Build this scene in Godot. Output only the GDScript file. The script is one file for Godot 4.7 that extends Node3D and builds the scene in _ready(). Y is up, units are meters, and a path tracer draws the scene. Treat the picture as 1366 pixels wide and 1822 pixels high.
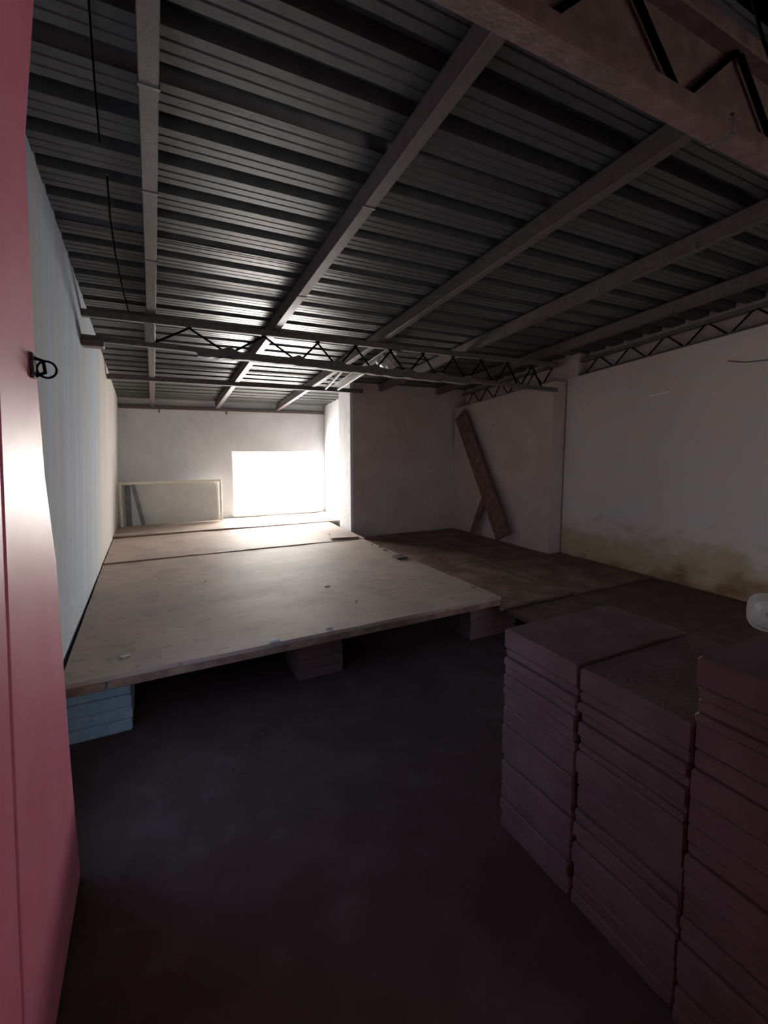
extends Node3D

# ---------------------------------------------------------------- constants of the place (metres)
const SLOPE := 0.0928          # fall of the roof towards the window
const PURLIN_BACK_Y := 2.037   # underside of the purlins at the window wall
const BACK_Z := -7.2
const FRONT_Z := 2.0
const RIGHT_X := 4.1
const DECK_Y := 0.4            # top of the pale platform
const SIDE_DECK_Y := 0.3       # top of the brown deck

var M := {}
var used := {}
var rng := RandomNumberGenerator.new()

func under(z: float) -> float:          # underside of the purlins
	return PURLIN_BACK_Y + SLOPE * (z - BACK_Z)

func left_x(y: float) -> float:         # face of the slightly leaning long wall
	return -0.475 + 0.05 * y

func _ready() -> void:
	rng.seed = 4127
	# ---------------- camera
	var cam := Camera3D.new()
	cam.name = "camera"
	cam.projection = Camera3D.PROJECTION_FRUSTUM
	cam.near = 0.05
	cam.far = 200.0
	cam.size = 0.05 * 1822.0 / 810.0
	cam.frustum_offset = Vector2(0.0, -0.05 * 32.9 / 810.0)
	add_child(cam)
	cam.position = Vector3(0, 1.5, 0)
	cam.rotation_degrees = Vector3(-6.0, -27.0, 0)
	cam.current = true
	# ---------------- sky, daylight and exposure
	var env := Environment.new()
	env.background_mode = Environment.BG_SKY
	var sky := Sky.new()
	var sm := ProceduralSkyMaterial.new()
	sm.sky_top_color = Color(0.62, 0.74, 0.9)
	sm.sky_horizon_color = Color(0.92, 0.95, 1.0)
	sm.ground_horizon_color = Color(0.9, 0.9, 0.88)
	sm.ground_bottom_color = Color(0.75, 0.74, 0.72)
	sm.sky_energy_multiplier = 1.0
	sky.sky_material = sm
	env.sky = sky
	env.background_energy_multiplier = 3.0
	env.ambient_light_source = Environment.AMBIENT_SOURCE_DISABLED
	env.tonemap_mode = Environment.TONE_MAPPER_LINEAR
	env.tonemap_exposure = 1.0
	env.sdfgi_enabled = true
	env.ssao_enabled = true
	env.ssil_enabled = true
	var we := WorldEnvironment.new()
	we.name = "environment"
	we.environment = env
	add_child(we)
	# daylight at the window; unseen openings in long wall and behind viewer added for light
	daylight("window_daylight", Vector3(1.78, 0.925, BACK_Z - 0.09), Vector3(0, 0, 1), Vector2(1.30, 0.90), Color(1.0, 0.98, 0.955), 12.0)
	daylight("added_opening_light", Vector3(-0.62, 1.3, -1.6), Vector3(1, 0, 0), Vector2(0.86, 1.6), Color(0.42, 0.7, 1.0), 0.24)
	daylight("added_entrance_light", Vector3(2.25, 1.05, FRONT_Z + 0.1), Vector3(0, 0, -1), Vector2(0.9, 2.0), Color(1.0, 0.92, 0.92), 0.6)

	materials()
	build_shell()
	build_roof()
	build_platform()
	build_stacks()
	build_small_things()

# ================================================================ helpers
func daylight(called: String, at: Vector3, towards: Vector3, size: Vector2, c: Color, energy: float) -> void:
	var l := AreaLight3D.new()
	l.name = called
	l.area_size = size
	l.light_color = c
	l.light_energy = energy
	l.area_range = 30.0
	l.area_attenuation = 2.0
	l.shadow_enabled = true
	add_child(l)
	l.look_at_from_position(at, at + towards, Vector3.UP)

func numbered(called: String) -> String:
	if not used.has(called):
		used[called] = 0
		return called
	used[called] += 1
	return "%s_%03d" % [called, used[called]]

func thing(called: String, label: String, category: String, at := Vector3.ZERO, group := "") -> Node3D:
	var o := Node3D.new()
	o.name = numbered(called)
	add_child(o)
	o.position = at
	tag(o, label, category, group)
	return o

func tag(o: Node, label: String, category: String, group := "") -> void:
	o.set_meta("label", label)
	o.set_meta("category", category)
	if group != "":
		o.set_meta("group", group)

func part(called: String, mesh: Mesh, mat: Material, parent: Node) -> MeshInstance3D:
	var o := MeshInstance3D.new()
	o.name = called
	o.mesh = mesh
	o.material_override = mat
	o.cast_shadow = GeometryInstance3D.SHADOW_CASTING_SETTING_ON
	parent.add_child(o, true)
	return o

func top(called: String, mesh: Mesh, mat: Material) -> MeshInstance3D:
	return part(numbered(called), mesh, mat, self)

func struct(called: String, mesh: Mesh, mat: Material, label: String, category: String) -> MeshInstance3D:
	var o := top(called, mesh, mat)
	o.set_meta("kind", "structure")
	tag(o, label, category)
	return o

func start() -> SurfaceTool:
	var st := SurfaceTool.new()
	st.begin(Mesh.PRIMITIVE_TRIANGLES)
	return st

func tri(st: SurfaceTool, a: Vector3, b: Vector3, c: Vector3, out: Vector3) -> void:
	var n := (c - a).cross(b - a)
	if n.length() < 1e-12:
		return
	n = n.normalized()
	var pts := [a, b, c]
	if n.dot(out) < 0.0:
		n = -n
		pts = [a, c, b]
	for p in pts:
		st.set_normal(n)
		st.set_uv(Vector2(0, 0))
		st.add_vertex(p)

func quad(st: SurfaceTool, a: Vector3, b: Vector3, c: Vector3, d: Vector3, out: Vector3) -> void:
	tri(st, a, b, c, out)
	tri(st, a, c, d, out)

# chamfered box between two corners, placed by xf
func cbox(st: SurfaceTool, lo: Vector3, hi: Vector3, bev := 0.004, xf := Transform3D.IDENTITY) -> void:
	var mid := (lo + hi) * 0.5
	var h := (hi - lo) * 0.5
	var b: float = min(bev, min(h.x, min(h.y, h.z)) * 0.9)
	var face := func(axis: int, s: Vector3) -> Vector3:
		var p := Vector3(h.x - b, h.y - b, h.z - b)
		p[axis] = h[axis]
		return xf * (mid + p * s)
	for axis in 3:
		var u := (axis + 1) % 3
		var v := (axis + 2) % 3
		for sg in [-1.0, 1.0]:
			var q := []
			for k in [[-1.0, -1.0], [1.0, -1.0], [1.0, 1.0], [-1.0, 1.0]]:
				var s := Vector3.ZERO
				s[axis] = sg
				s[u] = k[0]
				s[v] = k[1]
				q.append(face.call(axis, s))
			var out := Vector3.ZERO
			out[axis] = sg
			quad(st, q[0], q[1], q[2], q[3], xf.basis * out)
		if b > 0.0:
			for su in [-1.0, 1.0]:
				for sv in [-1.0, 1.0]:
					var s0 := Vector3.ZERO
					s0[axis] = -1.0
					s0[u] = su
					s0[v] = sv
					var s1 := s0
					s1[axis] = 1.0
					var out2 := Vector3.ZERO
					out2[u] = su
					out2[v] = sv
					quad(st, face.call(u, s0), face.call(u, s1), face.call(v, s1), face.call(v, s0), xf.basis * out2)
	if b > 0.0:
		for sx in [-1.0, 1.0]:
			for sy in [-1.0, 1.0]:
				for sz in [-1.0, 1.0]:
					var s := Vector3(sx, sy, sz)
					tri(st, face.call(0, s), face.call(1, s), face.call(2, s), xf.basis * s)

func box_mesh(lo: Vector3, hi: Vector3, bev := 0.004, xf := Transform3D.IDENTITY) -> ArrayMesh:
	var st := start()
	cbox(st, lo, hi, bev, xf)
	return st.commit()

# bar of rectangular section between two points (w across, h up)
func bar(st: SurfaceTool, a: Vector3, b: Vector3, w: float, h: float, bev := 0.003, up := Vector3.UP) -> void:
	var f := (b - a).normalized()
	var r := f.cross(up).normalized()
	var u := r.cross(f).normalized()
	var xf := Transform3D(Basis(r, u, -f), (a + b) * 0.5)
	var l := a.distance_to(b) * 0.5
	cbox(st, Vector3(-w / 2, -h / 2, -l), Vector3(w / 2, h / 2, l), bev, xf)

func bar_mesh(a: Vector3, b: Vector3, w: float, h: float, bev := 0.003, up := Vector3.UP) -> ArrayMesh:
	var st := start()
	bar(st, a, b, w, h, bev, up)
	return st.commit()

# round tube along a polyline
func tube(st: SurfaceTool, pts: Array, r: float, n := 8) -> void:
	var rings := []
	var up := Vector3.UP
	for i in pts.size():
		var d: Vector3 = (pts[min(i + 1, pts.size() - 1)] - pts[max(i - 1, 0)]).normalized()
		if abs(d.dot(up)) > 0.95:
			up = Vector3.RIGHT
		var x := d.cross(up).normalized()
		var y := x.cross(d).normalized()
		up = y
		var ring := []
		for k in n:
			var a := TAU * k / n
			ring.append([pts[i] + (x * cos(a) + y * sin(a)) * r, x * cos(a) + y * sin(a)])
		rings.append(ring)
	for i in rings.size() - 1:
		for k in n:
			var k2 := (k + 1) % n
			var q := [rings[i][k], rings[i][k2], rings[i + 1][k2], rings[i + 1][k]]
			for t in [[0, 2, 1], [0, 3, 2]]:
				for j in t:
					st.set_normal(q[j][1])
					st.set_uv(Vector2.ZERO)
					st.add_vertex(q[j][0])
	for e in [0, rings.size() - 1]:
		var c: Vector3 = pts[e]
		var out: Vector3 = (pts[0] - pts[1]) if e == 0 else (pts[e] - pts[e - 1])
		for k in n:
			tri(st, c, rings[e][k][0], rings[e][(k + 1) % n][0], out)

func tube_mesh(pts: Array, r: float, n := 8) -> ArrayMesh:
	var st := start()
	tube(st, pts, r, n)
	return st.commit()

# prism of a polygon given in (a, b); place() turns (a, b, t) into a point, t running 0..1 through the thickness
func prism(poly: PackedVector2Array, place: Callable) -> ArrayMesh:
	var st := start()
	var mid := Vector2.ZERO
	for p in poly:
		mid += p / poly.size()
	var c0: Vector3 = place.call(mid.x, mid.y, 0.0)
	var c1: Vector3 = place.call(mid.x, mid.y, 1.0)
	var idx := Geometry2D.triangulate_polygon(poly)
	for i in range(0, idx.size(), 3):
		for t in [0.0, 1.0]:
			var v := []
			for k in 3:
				var q := poly[idx[i + k]]
				v.append(place.call(q.x, q.y, t))
			tri(st, v[0], v[1], v[2], (c1 - c0) * (t * 2.0 - 1.0))
	var area := 0.0
	for i in poly.size():
		var p := poly[i]
		var q := poly[(i + 1) % poly.size()]
		area += p.x * q.y - q.x * p.y
	for i in poly.size():
		var p := poly[i]
		var q := poly[(i + 1) % poly.size()]
		var e := (q - p)
		var o2 := Vector2(e.y, -e.x).normalized() * (1.0 if area > 0.0 else -1.0) * 0.01
		var m := (p + q) * 0.5
		var out: Vector3 = place.call(m.x + o2.x, m.y + o2.y, 0.5) - place.call(m.x, m.y, 0.5)
		quad(st, place.call(p.x, p.y, 0.0), place.call(q.x, q.y, 0.0), place.call(q.x, q.y, 1.0), place.call(p.x, p.y, 1.0), out)
	return st.commit()

# ================================================================ materials
func noise_tex(seed_: int, freq: float, ramp: Array, size := 512, octaves := 5, kind := FastNoiseLite.TYPE_SIMPLEX_SMOOTH) -> NoiseTexture2D:
	var n := FastNoiseLite.new()
	n.seed = seed_
	n.noise_type = kind
	n.frequency = freq
	n.fractal_octaves = octaves
	var t := NoiseTexture2D.new()
	t.width = size
	t.height = size
	t.seamless = true
	t.noise = n
	var g := Gradient.new()
	var offs := PackedFloat32Array()
	var cols := PackedColorArray()
	for r in ramp:
		offs.append(r[0])
		cols.append(r[1])
	g.offsets = offs
	g.colors = cols
	t.color_ramp = g
	return t

func bump_tex(seed_: int, freq: float, strength: float, size := 512) -> NoiseTexture2D:
	var n := FastNoiseLite.new()
	n.seed = seed_
	n.frequency = freq
	n.fractal_octaves = 4
	var t := NoiseTexture2D.new()
	t.width = size
	t.height = size
	t.seamless = true
	t.as_normal_map = true
	t.bump_strength = strength
	t.noise = n
	return t

func surface(key: String, ramp: Array, scale: float, rough: float, seed_: int, freq := 0.01, bump := 0.0, bump_freq := 0.05, metal := 0.0) -> StandardMaterial3D:
	var m := StandardMaterial3D.new()
	m.albedo_texture = noise_tex(seed_, freq, ramp)
	m.uv1_triplanar = true
	m.uv1_world_triplanar = true
	m.uv1_scale = Vector3.ONE * scale
	m.roughness = rough
	m.metallic = metal
	if bump > 0.0:
		m.normal_enabled = true
		m.normal_texture = bump_tex(seed_ + 7, bump_freq, 4.0)
		m.normal_scale = bump
	M[key] = m
	return m

func c8(r: float, g: float, b: float) -> Color:
	return Color(r / 255.0, g / 255.0, b / 255.0)

func materials() -> void:
	surface("concrete", [[0.25, c8(82, 64, 60)], [0.5, c8(87, 68, 65)], [0.65, c8(90, 71, 68)], [0.8, c8(94, 77, 74)]], 0.6, 0.9, 11, 0.012, 0.12, 0.12)
	surface("plaster", [[0.3, c8(204, 205, 207)], [0.5, c8(208, 209, 211)], [0.75, c8(212, 213, 215)]], 0.4, 0.92, 21, 0.008, 0.2, 0.04)
	surface("rosy_plaster", [[0.3, c8(180, 163, 157)], [0.5, c8(184, 167, 161)], [0.75, c8(188, 172, 166)]], 0.5, 0.9, 23, 0.008, 0.2, 0.04)
	surface("zinc", [[0.3, c8(72, 74, 75)], [0.5, c8(76, 78, 78)], [0.7, c8(81, 83, 82)]], 1.2, 0.38, 31, 0.02, 0.05, 0.1, 0.2)
	surface("steel_paint", [[0.3, c8(88, 77, 75)], [0.5, c8(93, 82, 80)], [0.75, c8(98, 87, 85)]], 1.5, 0.5, 41, 0.02, 0.08, 0.1, 0.1)
	surface("dark_steel", [[0.3, c8(92, 85, 84)], [0.5, c8(100, 94, 92)], [0.75, c8(108, 102, 100)]], 1.5, 0.65, 43, 0.03, 0.15, 0.1, 0.1)
	surface("red_steel", [[0.3, c8(104, 80, 78)], [0.55, c8(112, 88, 86)], [0.8, c8(120, 97, 94)]], 1.2, 0.7, 45, 0.02, 0.15, 0.1)
	surface("pale_steel", [[0.3, c8(176, 172, 164)], [0.7, c8(196, 192, 186)]], 1.5, 0.4, 47, 0.02)
	surface("slab", [[0.25, c8(111, 89, 87)], [0.5, c8(117, 94, 92)], [0.75, c8(123, 101, 99)]], 0.9, 0.95, 51, 0.01, 0.15, 0.12)
	surface("blue_lit_slab", [[0.3, c8(150, 180, 196)], [0.6, c8(160, 188, 203)], [0.8, c8(170, 196, 209)]], 1.6, 0.92, 53, 0.02, 0.3, 0.06)  # white tiles, the blue light falling on them put into the colour
	surface("brown_board", [[0.25, c8(100, 76, 67)], [0.45, c8(110, 87, 77)], [0.6, c8(121, 98, 87)], [0.78, c8(136, 114, 102)]], 0.5, 0.75, 61, 0.01, 0.2, 0.06)
	surface("dark_board", [[0.3, c8(72, 50, 47)], [0.5, c8(82, 58, 54)], [0.75, c8(94, 68, 62)]], 0.8, 0.7, 63, 0.012, 0.15, 0.06)
	surface("batten", [[0.3, c8(122, 96, 84)], [0.55, c8(142, 114, 100)], [0.8, c8(158, 130, 114)]], 1.0, 0.8, 65, 0.015, 0.25, 0.08)
	surface("plank", [[0.3, c8(94, 68, 62)], [0.55, c8(110, 82, 74)], [0.8, c8(124, 94, 86)]], 1.0, 0.8, 67, 0.015, 0.2, 0.08)
	surface("cream_timber", [[0.3, c8(236, 231, 214)], [0.7, c8(242, 238, 224)]], 1.2, 0.7, 69, 0.02)
	surface("grey_board", [[0.3, c8(210, 213, 210)], [0.7, c8(216, 219, 216)]], 0.9, 0.8, 71, 0.01)
	surface("slate_plank", [[0.3, c8(112, 118, 124)], [0.7, c8(128, 134, 140)]], 0.9, 0.8, 73, 0.01)
	surface("white_splash", [[0.3, c8(230, 226, 220)], [0.7, c8(238, 235, 231)]], 3.0, 0.9, 75, 0.02)
	surface("white_plastic", [[0.3, c8(196, 186, 176)], [0.7, c8(204, 195, 186)]], 2.0, 0.35, 77, 0.01)
	surface("cable", [[0.3, c8(150, 150, 146)], [0.7, c8(166, 165, 160)]], 2.0, 0.5, 79, 0.01)
	surface("rust", [[0.3, c8(74, 60, 66)], [0.7, c8(96, 80, 84)]], 4.0, 0.6, 81, 0.03, 0.2, 0.1, 0.3)
	plywood()
	long_wall_light_tint()
	stained_wall()
	# glossy pink paint of the door leaf
	var p := surface("pink_paint", [[0.25, c8(231, 124, 149)], [0.5, c8(234, 129, 154)], [0.75, c8(236, 134, 158)]], 0.7, 0.48, 91, 0.01, 0.06, 0.02)
	p.metallic_specular = 0.8
	# bright daylight in the window pane
	var w := StandardMaterial3D.new()
	w.albedo_color = Color(0.9, 0.9, 0.9)
	w.emission_enabled = true
	w.emission = Color(1.0, 0.985, 0.96)
	w.emission_energy_multiplier = 2.2
	w.roughness = 0.3
	M["lit_pane"] = w

# plywood: soft grain along the sheet, grey dust stains and scuffs
func plywood() -> void:
	var a := FastNoiseLite.new()
	a.seed = 5
	a.frequency = 0.006
	a.fractal_octaves = 5
	var g := FastNoiseLite.new()
	g.seed = 6
	g.frequency = 0.05
	g.fractal_octaves = 3
	var d := FastNoiseLite.new()
	d.seed = 9
	d.frequency = 0.03
	d.fractal_octaves = 3
	var im := Image.create(1024, 1024, false, Image.FORMAT_RGB8)
	var base := c8(176, 156, 143)
	var dusty := c8(163, 147, 137)
	var worn := c8(147, 129, 118)
	for y in 1024:
		for x in 1024:
			var v := a.get_noise_2d(x, y)
			var gr := g.get_noise_2d(x * 0.12, y * 1.6)
			var s := d.get_noise_2d(x * 0.6 + 300.0, y * 0.6)
			var c := base.lerp(dusty, clampf((v + 0.1) * 2.2, 0.0, 1.0))
			c = c.lerp(worn, clampf((s - 0.34) * 3.0, 0.0, 0.55))
			var k := 1.0 + gr * 0.04
			im.set_pixel(x, y, Color(c.r * k, c.g * k, c.b * k))
	var m := StandardMaterial3D.new()
	m.albedo_texture = ImageTexture.create_from_image(im)
	m.uv1_triplanar = true
	m.uv1_world_triplanar = true
	m.uv1_scale = Vector3.ONE * 0.37
	m.roughness = 0.68
	M["plywood"] = m

# long wall: streaky beige plaster, bluish light painted into the colour of its near half; u runs along the wall, v up
func long_wall_light_tint() -> void:
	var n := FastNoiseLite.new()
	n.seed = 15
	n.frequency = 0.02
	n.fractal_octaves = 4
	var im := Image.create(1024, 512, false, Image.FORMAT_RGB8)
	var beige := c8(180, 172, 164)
	var blue := c8(163, 177, 194)  # tint of the bluish light on the near half
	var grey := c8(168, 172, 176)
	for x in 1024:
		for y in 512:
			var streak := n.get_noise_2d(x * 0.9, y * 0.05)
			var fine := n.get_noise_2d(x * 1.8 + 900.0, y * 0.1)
			var along := x / 1023.0            # 0 near the added opening, 1 at the window wall
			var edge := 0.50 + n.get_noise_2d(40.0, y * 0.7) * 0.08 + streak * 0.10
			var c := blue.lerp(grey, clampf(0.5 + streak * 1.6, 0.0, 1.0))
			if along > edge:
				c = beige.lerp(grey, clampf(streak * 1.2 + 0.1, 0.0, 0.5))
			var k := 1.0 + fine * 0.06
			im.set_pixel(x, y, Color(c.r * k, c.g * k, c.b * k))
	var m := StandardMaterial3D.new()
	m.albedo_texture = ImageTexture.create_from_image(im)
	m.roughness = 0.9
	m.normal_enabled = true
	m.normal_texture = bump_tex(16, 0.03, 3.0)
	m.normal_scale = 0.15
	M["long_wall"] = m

# side wall: rosy plaster with an ochre damp stain that creeps up from the deck; u along, v up (0 at the foot)
func stained_wall() -> void:
	var n := FastNoiseLite.new()
	n.seed = 25
	n.frequency = 0.012
	n.fractal_octaves = 5
	var im := Image.create(1024, 640, false, Image.FORMAT_RGB8)
	var base := c8(208, 190, 184)
	var pale := c8(198, 194, 190)
	var ochre := c8(178, 160, 130)
	var brown := c8(132, 100, 68)
	for x in 1024:
		for y in 640:
			var v := 1.0 - y / 639.0
			var u := x / 1023.0                # 0 at the pilaster, 1 behind the viewer
			var a := n.get_noise_2d(x, y)
			var b := n.get_noise_2d(x * 2.5 + 500.0, y * 2.5)
			var c := base.lerp(pale, clampf(a * 1.6 + 0.3, 0.0, 1.0))
			var line := 0.19 + a * 0.10 + b * 0.04
			if v < line:
				c = c.lerp(ochre, clampf((line - v) * 12.0, 0.0, 1.0))
			var low := 0.015 + u * 0.20 + a * 0.10 + b * 0.05
			if v < low:
				c = c.lerp(brown, clampf((low - v) * 10.0, 0.0, 1.0))
			im.set_pixel(x, y, c)
	var m := StandardMaterial3D.new()
	m.albedo_texture = ImageTexture.create_from_image(im)
	m.roughness = 0.88
	m.normal_enabled = true
	m.normal_texture = bump_tex(26, 0.03, 3.0)
	m.normal_scale = 0.15
	M["stained_wall"] = m

# ================================================================ shell
func wall_slab(st: SurfaceTool, a: Vector3, b: Vector3, c: Vector3, d: Vector3, back: Vector3) -> void:
	# face a-b-c-d (a, d at the start; b, c at the end; a, b below) with uv 0..1, thickened by back
	var pts := [a, b, c, d]
	var uv := [Vector2(0, 1), Vector2(1, 1), Vector2(1, 0), Vector2(0, 0)]
	var n := -back.normalized()
	var order := [0, 1, 2, 0, 2, 3]
	if (c - a).cross(b - a).dot(n) < 0.0:
		order = [0, 2, 1, 0, 3, 2]
	for i in order:
		st.set_normal(n)
		st.set_uv(uv[i])
		st.add_vertex(pts[i])
	quad(st, a + back, b + back, c + back, d + back, back)
	quad(st, a, b, b + back, a + back, a - d)
	quad(st, d, c, c + back, d + back, d - a)
	quad(st, a, d, d + back, a + back, a - b)
	quad(st, b, c, c + back, b + back, b - a)

func build_shell() -> void:
	struct("floor", box_mesh(Vector3(-0.75, -0.2, BACK_Z - 0.25), Vector3(4.5, 0.0, FRONT_Z + 0.2), 0.0), M.concrete, "dark stained concrete floor in front of the raised boards", "floor")
	# long wall: far piece tinted for blue light, then the unseen opening added behind the leaf
	var far_z := BACK_Z - 0.1
	var st := start()
	var y1 := under(-2.05) + 0.2
	var y2 := under(far_z) + 0.2
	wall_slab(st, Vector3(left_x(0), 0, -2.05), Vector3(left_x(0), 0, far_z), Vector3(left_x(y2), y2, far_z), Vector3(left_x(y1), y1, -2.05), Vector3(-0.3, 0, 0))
	struct("wall_left", st.commit(), M.long_wall, "long streaky plastered wall beside the platform with blue light painted into its near half", "wall")
	st = start()
	var y3 := under(FRONT_Z) + 0.2
	var y0 := under(-1.15) + 0.2
	wall_slab(st, Vector3(left_x(0), 0, FRONT_Z), Vector3(left_x(0), 0, -1.15), Vector3(left_x(y0), y0, -1.15), Vector3(left_x(y3), y3, FRONT_Z), Vector3(-0.3, 0, 0))
	wall_slab(st, Vector3(left_x(2.15), 2.15, -1.15), Vector3(left_x(2.15), 2.15, -2.05), Vector3(left_x(y1), y1, -2.05), Vector3(left_x(y0), y0, -1.15), Vector3(-0.3, 0, 0))
	wall_slab(st, Vector3(left_x(0), 0, -1.15), Vector3(left_x(0), 0, -2.05), Vector3(left_x(0.45), 0.45, -2.05), Vector3(left_x(0.45), 0.45, -1.15), Vector3(-0.3, 0, 0))
	struct("wall_left", st.commit(), M.plaster, "plastered wall around the unseen opening added for light behind the pink door", "wall")
	# window wall with its opening
	var wx0 := 1.09
	var wx1 := 2.47
	var wy0 := 0.44
	var wy1 := 1.41
	var ty := under(BACK_Z) + 0.2
	st = start()
	for r in [[-0.8, 0.0, wx0, ty], [wx1, 0.0, 4.5, ty], [wx0, 0.0, wx1, wy0], [wx0, wy1, wx1, ty]]:
		wall_slab(st, Vector3(r[0], r[1], BACK_Z), Vector3(r[2], r[1], BACK_Z), Vector3(r[2], r[3], BACK_Z), Vector3(r[0], r[3], BACK_Z), Vector3(0, 0, -0.2))
	struct("wall_back", st.commit(), M.plaster, "pale end wall around the glaring window", "wall")
	var w := Node3D.new()
	w.name = "window_1"
	add_child(w)
	w.position = Vector3((wx0 + wx1) / 2, wy0, BACK_Z - 0.13)
	w.set_meta("kind", "structure")
	tag(w, "window glaring white with daylight in the pale end wall", "window")
	var hw := (wx1 - wx0) / 2
	var hh := wy1 - wy0
	part("pane", box_mesh(Vector3(-hw + 0.03, 0.03, -0.012), Vector3(hw - 0.03, hh - 0.03, -0.004), 0.0), M.lit_pane, w)
	for f in [[-hw, 0.0, -hw + 0.03, hh], [hw - 0.03, 0.0, hw, hh], [-hw + 0.03, 0.0, hw - 0.03, 0.03], [-hw + 0.03, hh - 0.03, hw - 0.03, hh]]:
		part("window_frame", box_mesh(Vector3(f[0], f[1], -0.03), Vector3(f[2], f[3], 0.03), 0.004), M.cream_timber, w)
	part("window_sill", box_mesh(Vector3(-hw - 0.02, -0.03, 0.132), Vector3(hw + 0.02, 0.0, 0.19), 0.006), M.grey_board, w)
	# side wall, nearer piece with the damp stain, set back above its head where the lattice sits
	st = start()
	var zp := -3.62
	var t1 := under(zp) - 0.145
	var t2 := under(FRONT_Z) - 0.145
	wall_slab(st, Vector3(RIGHT_X, 0.28, zp), Vector3(RIGHT_X, 0.28, FRONT_Z), Vector3(RIGHT_X, t2, FRONT_Z), Vector3(RIGHT_X, t1, zp), Vector3(0.3, 0, 0))
	wall_slab(st, Vector3(RIGHT_X, -0.1, zp), Vector3(RIGHT_X, -0.1, FRONT_Z), Vector3(RIGHT_X, 0.28, FRONT_Z), Vector3(RIGHT_X, 0.28, zp), Vector3(0.3, 0, 0))
	struct("wall_right", st.commit(), M.stained_wall, "rosy side wall with an ochre damp stain along its foot", "wall")
	st = start()
	wall_slab(st, Vector3(RIGHT_X + 0.16, t1 - 0.3, -3.9), Vector3(RIGHT_X + 0.16, t2 - 0.3, FRONT_Z), Vector3(RIGHT_X + 0.16, t2 + 0.4, FRONT_Z), Vector3(RIGHT_X + 0.16, t1 + 0.4, -3.9), Vector3(0.12, 0, 0))
	struct("trim_1", st.commit(), M.rosy_plaster, "plastered infill strip between side wall head and roof", "wall")
	# farther piece stands forward and ends in a pier
	st = start()
	var xf := 3.92
	var t3 := under(zp) - 0.17
	var t4 := under(-5.6) - 0.17
	wall_slab(st, Vector3(xf, 0, -5.6), Vector3(xf, 0, zp - 0.02), Vector3(xf, t3, zp - 0.02), Vector3(xf, t4, -5.6), Vector3(0.5, 0, 0))
	struct("wall_right", st.commit(), M.rosy_plaster, "short stepped-forward side wall behind the leaning brown plank", "wall")
	st = start()
	wall_slab(st, Vector3(xf + 0.2, t4 - 0.2, -5.8), Vector3(xf + 0.2, t3 - 0.2, -3.5), Vector3(xf + 0.2, t3 + 0.4, -3.5), Vector3(xf + 0.2, t4 + 0.4, -5.8), Vector3(0.12, 0, 0))
	struct("trim_2", st.commit(), M.rosy_plaster, "plastered infill strip over the stepped-forward wall", "wall")
	# partition in front of the window bay, its lit end, and the bay's side
	var pz := -5.45
	struct("wall_partition", box_mesh(Vector3(2.33, 0, pz - 0.12), Vector3(xf + 0.3, under(pz) + 0.14, pz), 0.004), M.rosy_plaster, "plain plastered partition between the window bay and the side wall", "wall")
	struct("wall_partition", box_mesh(Vector3(2.29, 0, pz - 0.40), Vector3(2.33, under(pz) + 0.11, pz + 0.002), 0.004), M.plaster, "narrow pale pier ending the plain partition next to the window bay", "wall")
	struct("wall_bay", box_mesh(Vector3(2.56, 0, BACK_Z - 0.05), Vector3(2.7, under(BACK_Z) + 0.3, pz - 0.12), 0.004), M.plaster, "plain pale side of the window bay behind the pier", "wall")
	# wall behind the viewer, with an unseen entrance added for its light
	st = start()
	var fy := under(FRONT_Z) + 0.3
	for r in [[-0.8, 0.0, 1.8, fy], [2.7, 0.0, 4.5, fy], [1.8, 2.1, 2.7, fy]]:
		cbox(st, Vector3(r[0], r[1], FRONT_Z), Vector3(r[2], r[3], FRONT_Z + 0.2), 0.0)
	struct("wall_front", st.commit(), M.plaster, "plain plastered wall with an unseen entrance added for light opposite the window", "wall")

# ================================================================ roof
func rib_profile(depth: float) -> Array:      # (offset along the fall, rise) over one 0.2 m module
	return [Vector2(0.0, 0.0), Vector2(0.036, 0.0), Vector2(0.039, 0.004), Vector2(0.043, 0.004), Vector2(0.046, 0.0), Vector2(0.080, 0.0), Vector2(0.083, 0.004), Vector2(0.087, 0.004), Vector2(0.090, 0.0), Vector2(0.124, 0.0), Vector2(0.134, depth), Vector2(0.190, depth)]

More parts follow.
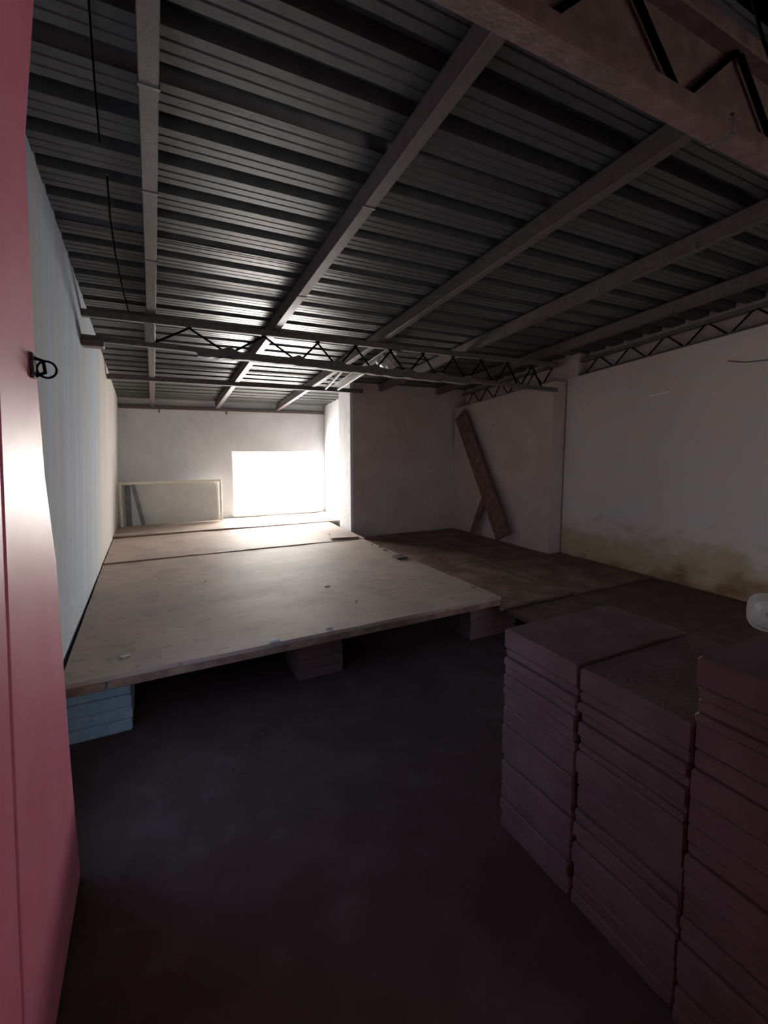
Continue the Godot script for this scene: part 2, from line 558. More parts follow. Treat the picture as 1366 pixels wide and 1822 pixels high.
func build_roof() -> void:
	var ceil := Node3D.new()
	ceil.name = "ceiling"
	add_child(ceil)
	ceil.set_meta("kind", "structure")
	tag(ceil, "ribbed grey metal roof sheets sloping down to the window wall", "roof")
	ceil.position = Vector3(0, under(0.0) + 0.10, 0)
	var x0 := -0.8
	var x1 := 4.5
	for k in 10:
		var z0 := 2.2 - k * 0.98
		var n := 5
		var depth := 0.05 if z0 > -5.2 else 0.014
		var lift := 0.0015 * (k % 2)
		var line := []
		for m in n:
			for q in rib_profile(depth):
				line.append(Vector2(z0 - m * 0.196 - q.x * 0.98, q.y))
		line.append(Vector2(z0 - n * 0.196 - 0.02, 0.0))
		var st := start()
		for i in line.size() - 1:
			var a: Vector2 = line[i]
			var b: Vector2 = line[i + 1]
			var ya := SLOPE * a.x + a.y + lift
			var yb := SLOPE * b.x + b.y + lift
			var out := Vector3(0, -(a.x - b.x), (ya - yb))
			quad(st, Vector3(x0, ya, a.x), Vector3(x1, ya, a.x), Vector3(x1, yb, b.x), Vector3(x0, yb, b.x), Vector3(0, -1, 0.001))
			quad(st, Vector3(x0, ya + 0.002, a.x), Vector3(x1, ya + 0.002, a.x), Vector3(x1, yb + 0.002, b.x), Vector3(x0, yb + 0.002, b.x), Vector3(0, 1, 0.001))
		part("roof_sheet", st.commit(), M.zinc, ceil)
	# purlins running down the fall
	var px := [0.045, 0.895, 1.785, 2.71, 3.595]
	for i in px.size():
		var zn := FRONT_Z - 0.05
		var zf: float = BACK_Z + 0.06 if px[i] < 2.4 else -5.40
		var x: float = px[i]
		var pl := thing("roof_purlin", ["steel roof purlin running beside the long wall, over the cream frame", "second steel roof purlin from the long wall, passing over the window", "third steel roof purlin from the long wall, passing over the pier", "fourth steel roof purlin from the long wall, ending over the plain partition", "steel roof purlin closest to the stained side wall"][i], "roof beam", Vector3(x, under(-3.0), -3.0), "purlins under the roof")
		# lipped channel: web, bottom flange, top flange, lip
		var st := start()
		var a := Vector3(0, 0.045, zn + 3.0)
		a.y += SLOPE * a.z
		var b := Vector3(0, 0.045, zf + 3.0)
		b.y += SLOPE * b.z
		bar(st, a + Vector3(-0.024, 0, 0), b + Vector3(-0.024, 0, 0), 0.006, 0.088, 0.001)
		bar(st, a + Vector3(0, -0.042, 0), b + Vector3(0, -0.042, 0), 0.054, 0.006, 0.002)
		bar(st, a + Vector3(0, 0.042, 0), b + Vector3(0, 0.042, 0), 0.054, 0.006, 0.002)
		bar(st, a + Vector3(0.025, -0.034, 0), b + Vector3(0.025, -0.034, 0), 0.005, 0.02, 0.001)
		part("channel", st.commit(), M.steel_paint, pl)
		var clips: Array = [[-1.62, -2.15, -2.75], [-1.9, -2.9], [-2.6], [-1.55, -2.15, -3.05], [-1.75, -2.2, -2.7]][i]
		for cz in clips:
			var cy: float = SLOPE * (cz + 3.0)
			var cs := start()
			cbox(cs, Vector3(-0.03, cy - 0.002, cz + 2.992), Vector3(0.031, cy + 0.03, cz + 3.006), 0.001)
			part("clip", cs.commit(), M.dark_steel, pl)
	# cross beams under the fall: near the partition and on the head of the window wall
	var cb := top("cross_beam", box_mesh(Vector3(-0.36, under(-5.45) - 0.03, -5.47), Vector3(2.46, under(-5.45) + 0.02, -5.41), 0.004), M.dark_steel)
	tag(cb, "dark crosswise steel beam where the ribbed sheets end at the pier", "roof beam")
	var hb := top("wall_plate", box_mesh(Vector3(-0.36, under(BACK_Z) - 0.03, BACK_Z + 0.002), Vector3(2.55, under(BACK_Z) + 0.02, BACK_Z + 0.05), 0.006), M.steel_paint)
	tag(hb, "thin grey steel plate along the head of the window wall", "roof beam")
	for x in [0.12, 1.02]:
		var bk := top("bracket", box_mesh(Vector3(x, under(BACK_Z) - 0.075, BACK_Z + 0.002), Vector3(x + 0.02, under(BACK_Z) - 0.032, BACK_Z + 0.03), 0.003), M.dark_steel)
		tag(bk, "tiny dark bracket under the plate on the window wall", "bracket", "brackets on the window wall")
	build_lattice_far()
	build_lattice_near()
	build_lattice_side()

func build_lattice_far() -> void:
	var z := -3.59
	var t := thing("lattice_truss", "dark steel lattice truss with zigzag bars crossing below the purlins", "truss", Vector3(-0.36, 2.1, z))
	var o := -t.position
	var top_y := func(x: float) -> float: return 2.352
	var bot_y := func(x: float) -> float: return 2.195 - 0.0245 * (x + 0.3)
	part("top_chord", bar_mesh(o + Vector3(-0.37, 2.352, z), o + Vector3(RIGHT_X - 0.2, 2.352, z), 0.05, 0.045, 0.004), M.dark_steel, t)
	# bottom chord: angle bar; along its middle it is caked with rough mortar that hangs below
	part("bottom_chord", bar_mesh(o + Vector3(-0.37, bot_y.call(-0.37), z), o + Vector3(RIGHT_X - 0.2, bot_y.call(RIGHT_X - 0.2), z), 0.05, 0.036, 0.003), M.dark_steel, t)
	var r := RandomNumberGenerator.new()
	r.seed = 88
	var poly := PackedVector2Array()
	var lower := []
	var x := 0.33
	while x < 2.75:
		lower.append(Vector2(x, bot_y.call(x) - 0.036 - r.randf() * 0.012))
		x += 0.03 + r.randf() * 0.04
	var nodes := []
	var nx := 0.02
	while nx < RIGHT_X - 0.3:
		nodes.append(nx)
		nx += 0.262 if nx < 1.0 else 0.165
	var upper := []
	x = 2.75
	while x > 0.33:
		var near := 9.0
		for j in range(0, nodes.size(), 2):
			near = min(near, abs(nodes[j] - x))
		var hump: float = max(0.0, 0.03 - near * 0.42)
		upper.append(Vector2(x, bot_y.call(x) + 0.013 + hump + r.randf() * 0.004))
		x -= 0.02 + r.randf() * 0.02
	for p in lower:
		poly.append(p)
	for p in upper:
		poly.append(p)
	part("mortar_crust", prism(poly, func(a, b, d): return o + Vector3(a, b, z + 0.034 - d * 0.068)), M.dark_steel, t)
	for j in nodes.size() - 1:
		var up0 := j % 2 == 1
		var a := Vector3(nodes[j], top_y.call(0) - 0.015 if up0 else bot_y.call(nodes[j]) + 0.008, z)
		var b := Vector3(nodes[j + 1], bot_y.call(nodes[j + 1]) + 0.008 if up0 else top_y.call(0) - 0.015, z)
		var dx := 0.018 if j % 2 == 0 else -0.018
		part("web_bar", tube_mesh([o + a + Vector3(dx, 0, 0), o + b + Vector3(dx, 0, 0)], 0.008, 8), M.dark_steel, t)
	# pale plate welded between the chords under the first purlin
	part("gusset", box_mesh(o + Vector3(0.0, bot_y.call(0.0) + 0.012, z + 0.026), o + Vector3(0.055, 2.33, z + 0.032), 0.002), M.pale_steel, t)
	# bearing piece at the long wall
	part("bearing", box_mesh(o + Vector3(-0.365, 2.14, z - 0.05), o + Vector3(-0.24, 2.185, z + 0.05), 0.006), M.red_steel, t)

func build_lattice_near() -> void:
	var z := -0.775
	var t := thing("lattice_truss", "rusty red lattice truss with a broad lower chord crossing close overhead", "truss", Vector3(-0.3, 2.3, z))
	var o := -t.position
	var yb := 2.352
	var yt := under(z) - 0.03
	var xa := -0.33
	var xb := RIGHT_X - 0.2
	part("bottom_chord", bar_mesh(o + Vector3(xa, yb, z), o + Vector3(xb, yb, z), 0.06, 0.045, 0.004), M.red_steel, t)
	part("top_chord", bar_mesh(o + Vector3(xa, yt - 0.02, z), o + Vector3(xb, yt - 0.02, z), 0.05, 0.04, 0.004), M.red_steel, t)
	part("web_plate", box_mesh(o + Vector3(xa, yb + 0.02, z - 0.024), o + Vector3(xb, yt - 0.03, z - 0.018), 0.001), M.red_steel, t)
	part("chord_clip", box_mesh(o + Vector3(1.42, yb - 0.026, z - 0.032), o + Vector3(1.44, yb + 0.03, z + 0.032), 0.002), M.dark_steel, t)
	var x := -0.2
	var up := false
	while x < xb - 0.25:
		var a := Vector3(x, yt - 0.03 if up else yb + 0.02, z)
		var b := Vector3(x + 0.24, yb + 0.02 if up else yt - 0.03, z)
		part("web_bar", tube_mesh([o + a, o + b], 0.009, 8), M.red_steel, t)
		x += 0.24
		up = not up

func build_lattice_side() -> void:
	var x := RIGHT_X + 0.06
	var t := thing("lattice_truss", "low lattice truss lying along the head of the side wall", "truss", Vector3(x, 2.2, -3.5))
	var o := -t.position
	var za := -3.5
	var zb := 1.8
	var lo := func(z: float) -> float: return under(z) - 0.13
	var hi := func(z: float) -> float: return under(z) + 0.02
	part("bottom_chord", bar_mesh(o + Vector3(x, lo.call(za), za), o + Vector3(x, lo.call(zb), zb), 0.05, 0.024, 0.003), M.dark_steel, t)
	part("top_chord", bar_mesh(o + Vector3(x, hi.call(za), za), o + Vector3(x, hi.call(zb), zb), 0.05, 0.03, 0.003), M.dark_steel, t)
	var z := za + 0.05
	var up := false
	while z < zb - 0.2:
		var a := Vector3(x, hi.call(z) if up else lo.call(z), z)
		var b := Vector3(x, lo.call(z + 0.17) if up else hi.call(z + 0.17), z + 0.17)
		part("web_bar", tube_mesh([o + a, o + b], 0.008, 6), M.red_steel, t)
		z += 0.17
		up = not up
	var x2 := 4.02
	var t2 := thing("lattice_truss", "short rusty lattice truss over the stepped-forward wall", "truss", Vector3(x2, 2.0, -5.3))
	var o2 := -t2.position
	part("bottom_chord", bar_mesh(o2 + Vector3(x2, under(-5.4) - 0.155, -5.4), o2 + Vector3(x2, under(-3.7) - 0.155, -3.7), 0.05, 0.024, 0.003), M.dark_steel, t2)
	part("top_chord", bar_mesh(o2 + Vector3(x2, under(-5.4) + 0.02, -5.4), o2 + Vector3(x2, under(-3.7) + 0.02, -3.7), 0.05, 0.03, 0.003), M.dark_steel, t2)
	z = -5.3
	up = false
	while z < -3.85:
		var a2 := Vector3(x2, under(z) + 0.01 if up else under(z) - 0.15, z)
		var b2 := Vector3(x2, under(z + 0.14) - 0.15 if up else under(z + 0.14) + 0.01, z + 0.14)
		part("web_bar", tube_mesh([o2 + a2, o2 + b2], 0.008, 6), M.red_steel, t2)
		z += 0.14
		up = not up

# ================================================================ platform
# thin board with a gently uneven outline and surface; corner points in order, all at their own height
func sheet_mesh(corners: Array, thick: float, seed_: int, wob := 0.006, sag := 0.004) -> ArrayMesh:
	var n := FastNoiseLite.new()
	n.seed = seed_
	n.frequency = 0.9
	var st := start()
	var nu := 14
	var nv := 14
	var p := func(i: int, j: int) -> Vector3:
		var u := float(i) / nu
		var v := float(j) / nv
		var a: Vector3 = corners[0].lerp(corners[1], u)
		var b: Vector3 = corners[3].lerp(corners[2], u)
		var q := a.lerp(b, v)
		q.y += n.get_noise_2d(q.x * 1.5, q.z * 1.5) * sag
		if j == 0 or j == nv:
			q.z += n.get_noise_2d(q.x * 5.0, 7.0 + j) * wob
		if i == 0 or i == nu:
			q.x += n.get_noise_2d(q.z * 5.0, 3.0 + i) * wob
		return q
	var down := Vector3(0, -thick, 0)
	for i in nu:
		for j in nv:
			var a: Vector3 = p.call(i, j)
			var b: Vector3 = p.call(i + 1, j)
			var c: Vector3 = p.call(i + 1, j + 1)
			var d: Vector3 = p.call(i, j + 1)
			quad(st, a, b, c, d, Vector3.UP)
			quad(st, a + down, b + down, c + down, d + down, Vector3.DOWN)
	var mid: Vector3 = (corners[0] + corners[1] + corners[2] + corners[3]) / 4.0
	for i in nu:
		for j in [0, nv]:
			var a: Vector3 = p.call(i, j)
			var b: Vector3 = p.call(i + 1, j)
			quad(st, a, b, b + down, a + down, Vector3(0, 0, a.z - mid.z))
			var a2: Vector3 = p.call(j, i)
			var b2: Vector3 = p.call(j, i + 1)
			quad(st, a2, b2, b2 + down, a2 + down, Vector3(a2.x - mid.x, 0, 0))
	return st.commit()

func blob_mesh(r: float, h: float, seed_: int) -> ArrayMesh:
	var g := RandomNumberGenerator.new()
	g.seed = seed_
	var st := start()
	var ring := []
	for k in 11:
		var a := TAU * k / 11.0
		ring.append(Vector3(cos(a) * 1.5, 0, sin(a)) * r * g.randf_range(0.55, 1.15))
	for k in 11:
		var a: Vector3 = ring[k]
		var b: Vector3 = ring[(k + 1) % 11]
		var a1 := a * 0.55 + Vector3(0, h, 0)
		var b1 := b * 0.55 + Vector3(0, h * 0.9, 0)
		quad(st, a, b, b1, a1, a + Vector3(0, r, 0))
		tri(st, a1, b1, Vector3(0, h, 0), Vector3.UP)
		tri(st, a, b, Vector3.ZERO, Vector3.DOWN)
	return st.commit()

func build_platform() -> void:
	var y := DECK_Y
	# the three pale sheets
	var s1 := thing("platform_sheet", "large pale plywood platform sheet with a thick front edge on stacked pads", "platform board", Vector3(0.9, y, -2.44), "pale platform sheets")
	var o := -s1.position
	var panel := part("panel", sheet_mesh([o + Vector3(-0.43, y, -2.445), o + Vector3(2.24, y - 0.004, -2.5), o + Vector3(2.19, y, -4.84), o + Vector3(-0.445, y, -4.85)], 0.022, 3), M.plywood, s1)
	for e in [[-0.425, -0.247], [-0.24, 2.235]]:
		var za: float = -2.446 - 0.0206 * (e[0] + 0.43)
		var zb: float = -2.446 - 0.0206 * (e[1] + 0.43)
		part("edge_batten", bar_mesh(o + Vector3(e[0], y - 0.045, za - 0.02), o + Vector3(e[1], y - 0.046, zb - 0.02), 0.04, 0.044, 0.004), M.batten, s1)
	var k := 0
	for p in [[-0.173, -2.655, 0.022], [0.575, -2.50, 0.026], [0.915, -2.53, 0.02], [1.185, -3.31, 0.02], [-0.41, -3.57, 0.012], [1.25, -2.9, 0.009], [0.35, -3.9, 0.008]]:
		var b := part("plaster_splash", blob_mesh(p[2], 0.004, 300 + k), M.white_splash, s1)
		b.position = o + Vector3(p[0], y + 0.001, p[1])
		k += 1
	var s2 := top("platform_sheet", sheet_mesh([Vector3(-0.44, y + 0.012, -4.875), Vector3(2.235, y + 0.004, -4.865), Vector3(2.24, y + 0.004, -6.16), Vector3(-0.445, y, -6.2)], 0.022, 4, 0.014, 0.008), M.plywood)
	tag(s2, "pale plywood platform sheet in the middle, lifted along its front edge", "platform board", "pale platform sheets")
	var s3 := top("platform_sheet", sheet_mesh([Vector3(-0.45, y + 0.022, -6.22), Vector3(2.5, y + 0.01, -6.19), Vector3(2.53, y + 0.004, -7.17), Vector3(-0.45, y, -7.17)], 0.022, 5, 0.014, 0.01), M.plywood)
	tag(s3, "pale plywood platform sheet lying against the window wall", "platform board", "pale platform sheets")
	var off := top("board_offcut", sheet_mesh([Vector3(1.82, y + 0.024, -4.93), Vector3(2.16, y + 0.022, -4.91), Vector3(2.2, y + 0.024, -5.25), Vector3(1.93, y + 0.026, -5.3)], 0.012, 6, 0.03, 0.002), M.plywood)
	tag(off, "small ragged pale board offcut at the foot of the pier", "board")
	# brown boards towards the side wall
	var sd := SIDE_DECK_Y
	var labels := ["worn brown deck board with a pale dusty surface by the pier", "broad brown deck board along the foot of the side wall", "brown deck board between the platform and the side wall", "narrow brown deck board at the foot of the leaning plank"]
	var boards := [[2.3, -3.7, 3.05, -5.40], [3.06, -2.52, 4.07, -3.6], [2.27, -2.54, 3.05, -3.69], [3.06, -3.62, 3.89, -5.40]]
	for i in boards.size():
		var b: Array = boards[i]
		var m := top("deck_board", sheet_mesh([Vector3(b[0], sd, b[1]), Vector3(b[2], sd, b[1]), Vector3(b[2] - 0.01, sd, b[3]), Vector3(b[0] - 0.01, sd, b[3])], 0.03, 20 + i, 0.012, 0.006), M.brown_board)
		tag(m, labels[i], "deck board", "brown deck boards")
	var dk := top("deck_board", sheet_mesh([Vector3(2.3, sd - 0.012, 0.6), Vector3(4.08, sd - 0.012, 0.6), Vector3(4.08, sd - 0.012, -2.505), Vector3(2.3, sd - 0.012, -2.505)], 0.03, 28, 0.004, 0.003), M.dark_board)
	tag(dk, "smooth dark brown deck board behind the tile stacks", "deck board", "brown deck boards")

# ================================================================ slabs
# a rough-edged slab with its origin at the middle of its base
func slab_mesh(w: float, h: float, d: float, seed_: int) -> ArrayMesh:
	var n := FastNoiseLite.new()
	n.seed = seed_
	n.frequency = 1.0
	var out := []
	var per := 9
	var c := [Vector2(-w / 2, -d / 2), Vector2(w / 2, -d / 2), Vector2(w / 2, d / 2), Vector2(-w / 2, d / 2)]
	for s in 4:
		for k in per:
			var p: Vector2 = c[s].lerp(c[(s + 1) % 4], lerpf(0.014, 0.986, float(k) / (per - 1)))
			out.append(p + p.normalized() * n.get_noise_2d(p.x * 14.0, p.y * 14.0) * 0.006)
	var st := start()
	var bev: float = min(0.007, h * 0.3)
	var rings := []
	for lv in [[0.0, 0.975], [bev, 1.0], [h - bev, 1.0], [h, 0.975]]:
		var ring := []
		for p in out:
			var q: Vector2 = p * lv[1] if lv[1] == 1.0 else p - Vector2(signf(p.x) * (0.006 if abs(p.x) > w * 0.47 else 0.0), signf(p.y) * (0.006 if abs(p.y) > d * 0.47 else 0.0))
			ring.append(Vector3(q.x, lv[0], q.y))
		rings.append(ring)
	var m := out.size()
	for r in 3:
		for k in m:
			var a: Vector3 = rings[r][k]
			var b: Vector3 = rings[r][(k + 1) % m]
			quad(st, a, b, rings[r + 1][(k + 1) % m], rings[r + 1][k], Vector3(a.x, 0.0, a.z).normalized() + Vector3(0, -0.6 if r == 0 else (0.6 if r == 2 else 0.0), 0))
	for k in m:
		tri(st, rings[3][k], rings[3][(k + 1) % m], Vector3(0, h, 0), Vector3.UP)
		tri(st, rings[0][k], rings[0][(k + 1) % m], Vector3.ZERO, Vector3.DOWN)
	return st.commit()

func build_stacks() -> void:
	var g := RandomNumberGenerator.new()
	g.seed = 71
	var heights := [0.024, 0.034, 0.048, 0.075]
	var kinds := []
	for i in heights.size():
		for v in 2:
			kinds.append(slab_mesh(0.585, heights[i], 0.334, 500 + i * 2 + v))
	# three tall stacks beside the open floor: [x0, z of the middle, target height, name of the stack]
	var stacks := [
		[1.165, -1.105, 0.83, "in the tall stack next to the platform", "tiles of the stack next to the platform", "dusty mauve tile topmost on the stack next to the platform"],
		[1.165, -0.765, 0.835, "in the tall middle stack", "tiles of the middle stack", "dusty mauve tile topmost on the middle stack"],
		[1.155, -0.425, 0.995, "in the tallest stack", "tiles of the tallest stack", "chipped mauve tile topmost on the tallest stack"]]
	for s in stacks:
		var y := 0.0
		var i := 0
		while y < s[2] - 0.01:
			var left: float = s[2] - y
			var t := 3
			if left > 0.16:
				t = [0, 1, 1, 2, 2, 3][g.randi_range(0, 5)]
			elif left > 0.076 + 0.03:
				t = 1
			elif left < 0.07:
				break
			var last: bool = t == 3 and left <= 0.106
			var mi := top("stacked_tile", kinds[t * 2 + g.randi_range(0, 1)], M.slab)
			mi.position = Vector3(s[0] + 0.2925 + (g.randf() - 0.5) * 0.018, y, s[1] + (g.randf() - 0.5) * 0.003)
			mi.rotation.y = (g.randf() - 0.5) * 0.006
			if last:
				tag(mi, s[5], "tile", s[4])
			else:
				tag(mi, "mauve grey tile " + s[3], "tile", s[4])
			y += heights[t]
			i += 1
	# low pads that carry the platform: the first of white slabs with blue light in their colour, the others darker
	var pads := [
		[-0.295, -2.78, 0.285, 0.30, "white", "white tile coloured blue as if lit in the short pad beside the pink door", "tiles of the pad by the long wall"],
		[0.92, -2.86, 0.31, 0.30, "slab", "dusky tile in the pad under the middle of the platform front", "tiles of the middle pad"],
		[2.36, -2.88, 0.46, 0.34, "slab", "dusky tile in the pad where platform and brown deck meet", "tiles of the corner pad"]]
	for p in pads:
		var tops: float = DECK_Y - 0.024 - 0.044 if p[0] < 2.0 else SIDE_DECK_Y - 0.032
		var n := 5
		var h: float = (tops - 0.001) / n
		var ms := [slab_mesh(p[2], h, p[3], 600 + int(p[0] * 10)), slab_mesh(p[2], h, p[3], 650 + int(p[0] * 10))]
		for k in n:
			var mi := top("stacked_tile", ms[k % 2], M.blue_lit_slab if p[4] == "white" else M.slab)
			mi.position = Vector3(p[0] + (g.randf() - 0.5) * 0.008, k * h, p[1] + (g.randf() - 0.5) * 0.008)
			tag(mi, p[5], "tile", p[6])
	# pads out of sight that carry the rest of the boards
	var hidden := [[0.0, -5.0, DECK_Y - 0.023], [1.6, -5.0, DECK_Y - 0.023], [0.0, -6.6, DECK_Y - 0.023], [1.8, -6.6, DECK_Y - 0.023], [3.3, -3.61, SIDE_DECK_Y - 0.03], [3.2, -2.4, SIDE_DECK_Y - 0.045], [2.95, -4.9, SIDE_DECK_Y - 0.03], [3.2, -0.4, SIDE_DECK_Y - 0.045]]
	for q in hidden:
		var b := top("support_block", slab_mesh(0.3, q[2] - 0.006, 0.28, 700 + int(q[0] * 10 - q[1] * 7)), M.slab)
		b.position = Vector3(q[0], 0, q[1])
		tag(b, "squat block holding up the boards from below", "block", "blocks under the boards")

# ================================================================ small things
func build_small_things() -> void:
	build_door()
	# cream frame with a grey panel at the window wall
	var f := thing("panel_frame", "low cream timber frame holding a grey panel next to the window", "frame", Vector3(0.25, DECK_Y + 0.02, -6.9))
	var o := -f.position
	var fy := DECK_Y + 0.024
	part("rail", box_mesh(o + Vector3(-0.405, 0.985, -6.93), o + Vector3(0.885, 1.02, -6.88), 0.004), M.cream_timber, f)
	part("post", box_mesh(o + Vector3(-0.405, fy, -6.925), o + Vector3(-0.372, 0.985, -6.885), 0.004), M.cream_timber, f)
	part("post", box_mesh(o + Vector3(0.855, fy, -6.925), o + Vector3(0.885, 0.985, -6.885), 0.004), M.cream_timber, f)
	part("panel", box_mesh(o + Vector3(-0.372, fy, -6.965), o + Vector3(0.855, 0.985, -6.95), 0.002), M.grey_board, f)
	var lp := top("leaning_batten", bar_mesh(Vector3(-0.135, fy + 0.012, -6.86), Vector3(-0.235, 0.985, -6.872), 0.05, 0.02, 0.003, Vector3(0, 0, 1)), M.slate_plank)
	tag(lp, "slate grey batten leaning inside the cream frame", "batten")
	var lb := top("shadow_strip", box_mesh(Vector3(-0.34, fy, -6.94), Vector3(-0.27, 0.975, -6.92), 0.003), M.slate_plank)  # upright shadow line in the frame, painted as a grey strip
	tag(lb, "broad upright grey strip painted as the shadow line in the corner of the cream frame", "batten")
	# planks leaning in the corner of the side wall
	var y := SIDE_DECK_Y + 0.012
	var pk := top("leaning_plank", bar_mesh(Vector3(3.78, y + 0.08, -4.22), Vector3(3.85, 1.93, -5.22), 0.24, 0.04, 0.004, Vector3(1, 0, 0)), M.plank)
	tag(pk, "long brown plank leaning into the corner of the side wall", "plank")
	var pk2 := top("leaning_plank", bar_mesh(Vector3(3.80, y + 0.01, -4.84), Vector3(3.86, 0.82, -4.68), 0.09, 0.03, 0.004, Vector3(1, 0, 0)), M.plank)
	tag(pk2, "short dark board propped behind the long leaning plank", "plank")
	# channel pair under the roof, its lit edges painted as pale flanges
	var ch := thing("steel_channel", "metal channel with two edges coloured pale as if lit under the roof by the pier", "channel", Vector3(2.0, under(-5.0), -5.0))
	o = -ch.position
	var a := Vector3(1.99, under(-3.75) - 0.01, -3.75)
	var b := Vector3(2.05, under(-5.38) - 0.01, -5.38)
	part("tray", bar_mesh(o + a + Vector3(0, 0.02, 0), o + b + Vector3(0, 0.02, 0), 0.10, 0.006, 0.001), M.zinc, ch)
	part("flange", bar_mesh(o + a + Vector3(0.05, 0.0, 0), o + b + Vector3(0.05, 0.0, 0), 0.02, 0.03, 0.002), M.pale_steel, ch)
	part("flange", bar_mesh(o + a + Vector3(-0.11, 0.0, -0.75), o + b + Vector3(-0.11, 0.0, 0), 0.02, 0.03, 0.002), M.pale_steel, ch)
	var ball := top("crumpled_bag", blob3d(0.085, 0.075, 0.11, 31), M.pale_steel)
	ball.position = Vector3(1.93, 2.25, -3.72)
	tag(ball, "crumpled pale bag stuffed between roof and far truss", "bag")
	# thin cable hanging from the sheets
	var pts := []
	for q in [[-0.103, 0.06, -2.20], [-0.112, 0.02, -2.45], [-0.111, -0.01, -2.72], [-0.10, -0.03, -3.1], [-0.086, -0.02, -3.48]]:
		pts.append(Vector3(q[0], under(q[2]) + q[1], q[2]))
	var cb := top("hanging_cable", tube_mesh(pts, 0.004, 6), M.cable)
	tag(cb, "thin grey cable drooping under the roof sheets near the long wall", "cable")
	var pts2 := []
	for q in [[-0.086, 0.075, -1.47], [-0.10, 0.07, -1.75], [-0.112, 0.075, -2.04]]:
		pts2.append(Vector3(q[0], under(q[2]) + q[1], q[2]))
	var rod := top("roof_rod", tube_mesh(pts2, 0.003, 6), M.steel_paint)
	tag(rod, "thin dark rod lying against the roof sheets near the pink door", "rod")
	# pipe and loose wires at the near truss
	var yp := under(-0.7) - 0.03
	var pipe := top("conduit_pipe", tube_mesh([Vector3(1.15, yp + 0.0, -0.70), Vector3(3.6, yp - 0.01, -0.70)], 0.022, 14), M.steel_paint)
	tag(pipe, "dusty rosy conduit pipe running along the near rusty truss", "pipe")
	for w in [[1.30, 1.44, -0.06], [1.46, 1.58, -0.075]]:
		var wp := []
		for k in 9:
			var t := k / 8.0
			wp.append(Vector3(lerpf(w[0], w[1], t), yp - 0.02 - 0.17 * sin(t * PI * 0.5), -0.66 + w[2] * 0.2 * (1.0 - t) + 0.01 * t))
		var wi := top("loose_wire", tube_mesh(wp, 0.0045, 6), M.cable)
		tag(wi, "loose wire hanging from the conduit pipe on the near rusty truss", "wire", "wires on the near truss")
	# rounded white basin tipped on its side on the dark board
	build_basin()
	# pale streak and nail on the side walls
	var sc := top("wall_streak", bar_mesh(Vector3(RIGHT_X - 0.004, 1.952, -2.68), Vector3(RIGHT_X - 0.004, 1.974, -2.50), 0.006, 0.012, 0.002), M.white_splash)
	tag(sc, "small pale streak high on the stained side wall", "scar")
	var wire := top("wall_wire", tube_mesh([Vector3(RIGHT_X - 0.006, 2.165, -2.05), Vector3(RIGHT_X - 0.006, 2.135, -1.93), Vector3(RIGHT_X - 0.006, 2.13, -1.75), Vector3(RIGHT_X - 0.006, 2.15, -1.5)], 0.003, 6), M.dark_steel)
	tag(wire, "thin dark wire sagging across the stained side wall", "wire")
	var nl := top("nail", tube_mesh([Vector3(3.93, 1.757, -4.614), Vector3(3.90, 1.757, -4.614)], 0.009, 10), M.white_splash)
	tag(nl, "white nail plug in the stepped-forward wall", "nail")
	# chips of rubble along the gap between platform and brown deck, and on the floor
	var g := RandomNumberGenerator.new()
	g.seed = 19
	var spots := [[2.15, -4.2], [2.17, -4.35], [2.14, -4.5], [2.18, -2.75]]
	for i in spots.size():
		var m := top("rubble_chip", blob_mesh(g.randf_range(0.010, 0.02), g.randf_range(0.006, 0.01), 820 + i), M.batten)
		m.position = Vector3(spots[i][0], DECK_Y + 0.003, spots[i][1])
		tag(m, "small brown rubble chip on the platform edge facing the brown deck", "rubble", "rubble chips on the platform edge")
	for i in 7:
		var m := top("rubble_chip", blob_mesh(g.randf_range(0.008, 0.018), g.randf_range(0.004, 0.009), 840 + i), M.concrete)
		m.position = Vector3(g.randf_range(-0.1, 0.5), 0.0005, g.randf_range(-2.4, -1.9))
		tag(m, "tiny grey rubble chip on the concrete floor before the platform", "rubble", "rubble chips on the floor")
	# flat dark piece painted as the shade of a slot by the platform corner
	var nt := top("slot_shade", box_mesh(Vector3(2.085, DECK_Y + 0.002, -3.93), Vector3(2.2, DECK_Y + 0.014, -3.80), 0.003), M.dark_board)
	tag(nt, "flat dark piece painted as the shaded slot near the platform edge", "slot")

func blob3d(rx: float, ry: float, rz: float, seed_: int) -> ArrayMesh:
	var n := FastNoiseLite.new()
	n.seed = seed_
	n.frequency = 1.4
	var st := start()
	var nu := 18
	var nv := 10
	var p := func(i: int, j: int) -> Vector3:
		var a := TAU * (i % nu) / nu
		var b := PI * j / nv - PI / 2
		var d := Vector3(cos(a) * cos(b), sin(b), sin(a) * cos(b))
		return Vector3(d.x * rx, d.y * ry, d.z * rz) * (1.0 + 0.35 * n.get_noise_3d(d.x, d.y, d.z))
	for i in nu:
		for j in nv:
			var a: Vector3 = p.call(i, j)
			var c: Vector3 = p.call(i + 1, j + 1)
			quad(st, a, p.call(i + 1, j), c, p.call(i, j + 1), a + c)
	return st.commit()

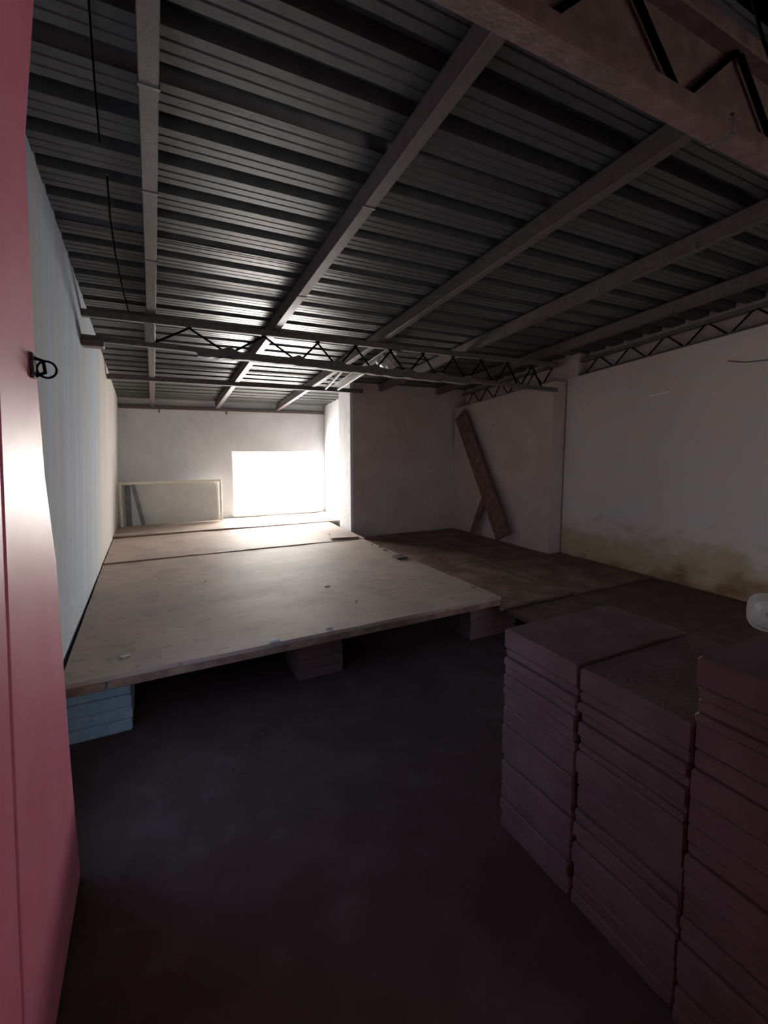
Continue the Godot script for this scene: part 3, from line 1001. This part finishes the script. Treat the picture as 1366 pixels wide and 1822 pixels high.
func build_basin() -> void:
	var t := thing("plastic_basin", "white rounded plastic basin lying tipped behind the tallest tile stack", "basin", Vector3(3.42, SIDE_DECK_Y + 0.1, -1.36))
	# rounded square bowl, open side turned towards the middle of the room
	var st := start()
	var nu := 28
	var prof := [[0.0, 0.028, 0.0], [0.05, 0.03, 0.0], [0.085, 0.05, 0.1], [0.105, 0.10, 0.5], [0.115, 0.12, 0.8], [0.121, 0.12, 0.8], [0.112, 0.09, 0.4], [0.09, 0.035, 0.1], [0.05, 0.015, 0.0], [0.0, 0.012, 0.0]]
	var ring := func(k: int, i: int) -> Vector3:
		var a := TAU * (i % nu) / nu
		var sq: float = pow(pow(abs(cos(a)), 4.0) + pow(abs(sin(a)), 4.0), -0.25)
		var r: float = prof[k][0] * lerpf(1.0, sq, 0.6)
		return Vector3(cos(a) * r, sin(a) * r, prof[k][1])
	for k in prof.size() - 1:
		for i in nu:
			var a: Vector3 = ring.call(k, i)
			var b: Vector3 = ring.call(k, i + 1)
			var c: Vector3 = ring.call(k + 1, i + 1)
			var d: Vector3 = ring.call(k + 1, i)
			quad(st, a, b, c, d, Vector3(0, 0, 1) if k < 5 else Vector3(a.x, a.y, -0.05))
	var bowl := part("bowl", st.commit(), M.white_plastic, t)
	var plug := part("drain_plug", tube_mesh([Vector3(0, 0, 0.02), Vector3(0, 0, 0.038)], 0.013, 14), M.pale_steel, t)
	t.look_at_from_position(Vector3(3.5, SIDE_DECK_Y + 0.105, -1.40), Vector3(6.7, -1.4, -2.9), Vector3.UP)

func build_door() -> void:
	# pink leaf standing open in front of the added opening, leaning a little with the wall
	var t := Node3D.new()
	t.name = "door_1"
	add_child(t)
	t.set_meta("kind", "structure")
	tag(t, "glossy pink door leaf standing open along the long wall", "door")
	t.position = Vector3(-0.29, 0, -1.2)
	var o := -t.position
	var zc := 0.9
	var edge := [[0.012, -1.764], [0.533, -1.619], [1.187, -1.476], [1.422, -1.361], [1.74, -1.284], [2.15, -1.262], [2.512, -1.389]]
	var poly := PackedVector2Array()
	for e in edge:
		poly.append(Vector2(e[1], e[0]))
	poly.append(Vector2(-1.0, 2.53))
	poly.append(Vector2(zc, 2.55))
	poly.append(Vector2(zc, 0.012))
	part("panel", prism(poly, func(a, b, d): return o + Vector3(-0.29 + 0.04 * b - 0.04 * d, b, a)), M.pink_paint, t)
	# upright rolled edge a hand's breadth from the free side
	part("edge_strip", bar_mesh(o + Vector3(-0.289, 0.014, -1.02), o + Vector3(-0.289 + 0.04 * 2.4, 2.42, -0.99), 0.005, 0.006, 0.001, Vector3(0, 0, 1)), M.pink_paint, t)
	# hasp with its ring
	var hx := -0.29 + 0.04 * 1.66
	var h := part("hasp", box_mesh(o + Vector3(hx + 0.001, 1.645, -1.262), o + Vector3(hx + 0.008, 1.70, -1.232), 0.002), M.rust, t)
	h.set_meta("label", "rusty hasp plate")
	part("staple", tube_mesh([o + Vector3(hx + 0.004, 1.69, -1.25), o + Vector3(hx + 0.022, 1.685, -1.253), o + Vector3(hx + 0.024, 1.66, -1.255), o + Vector3(hx + 0.004, 1.65, -1.25)], 0.004, 8), M.rust, h)
	var ring := []
	for k in 25:
		var a := TAU * k / 24.0
		ring.append(o + Vector3(hx + 0.026 + 0.018 * cos(a), 1.668 + 0.018 * sin(a), -1.262))
	part("ring", tube_mesh(ring, 0.0024, 8), M.rust, h)
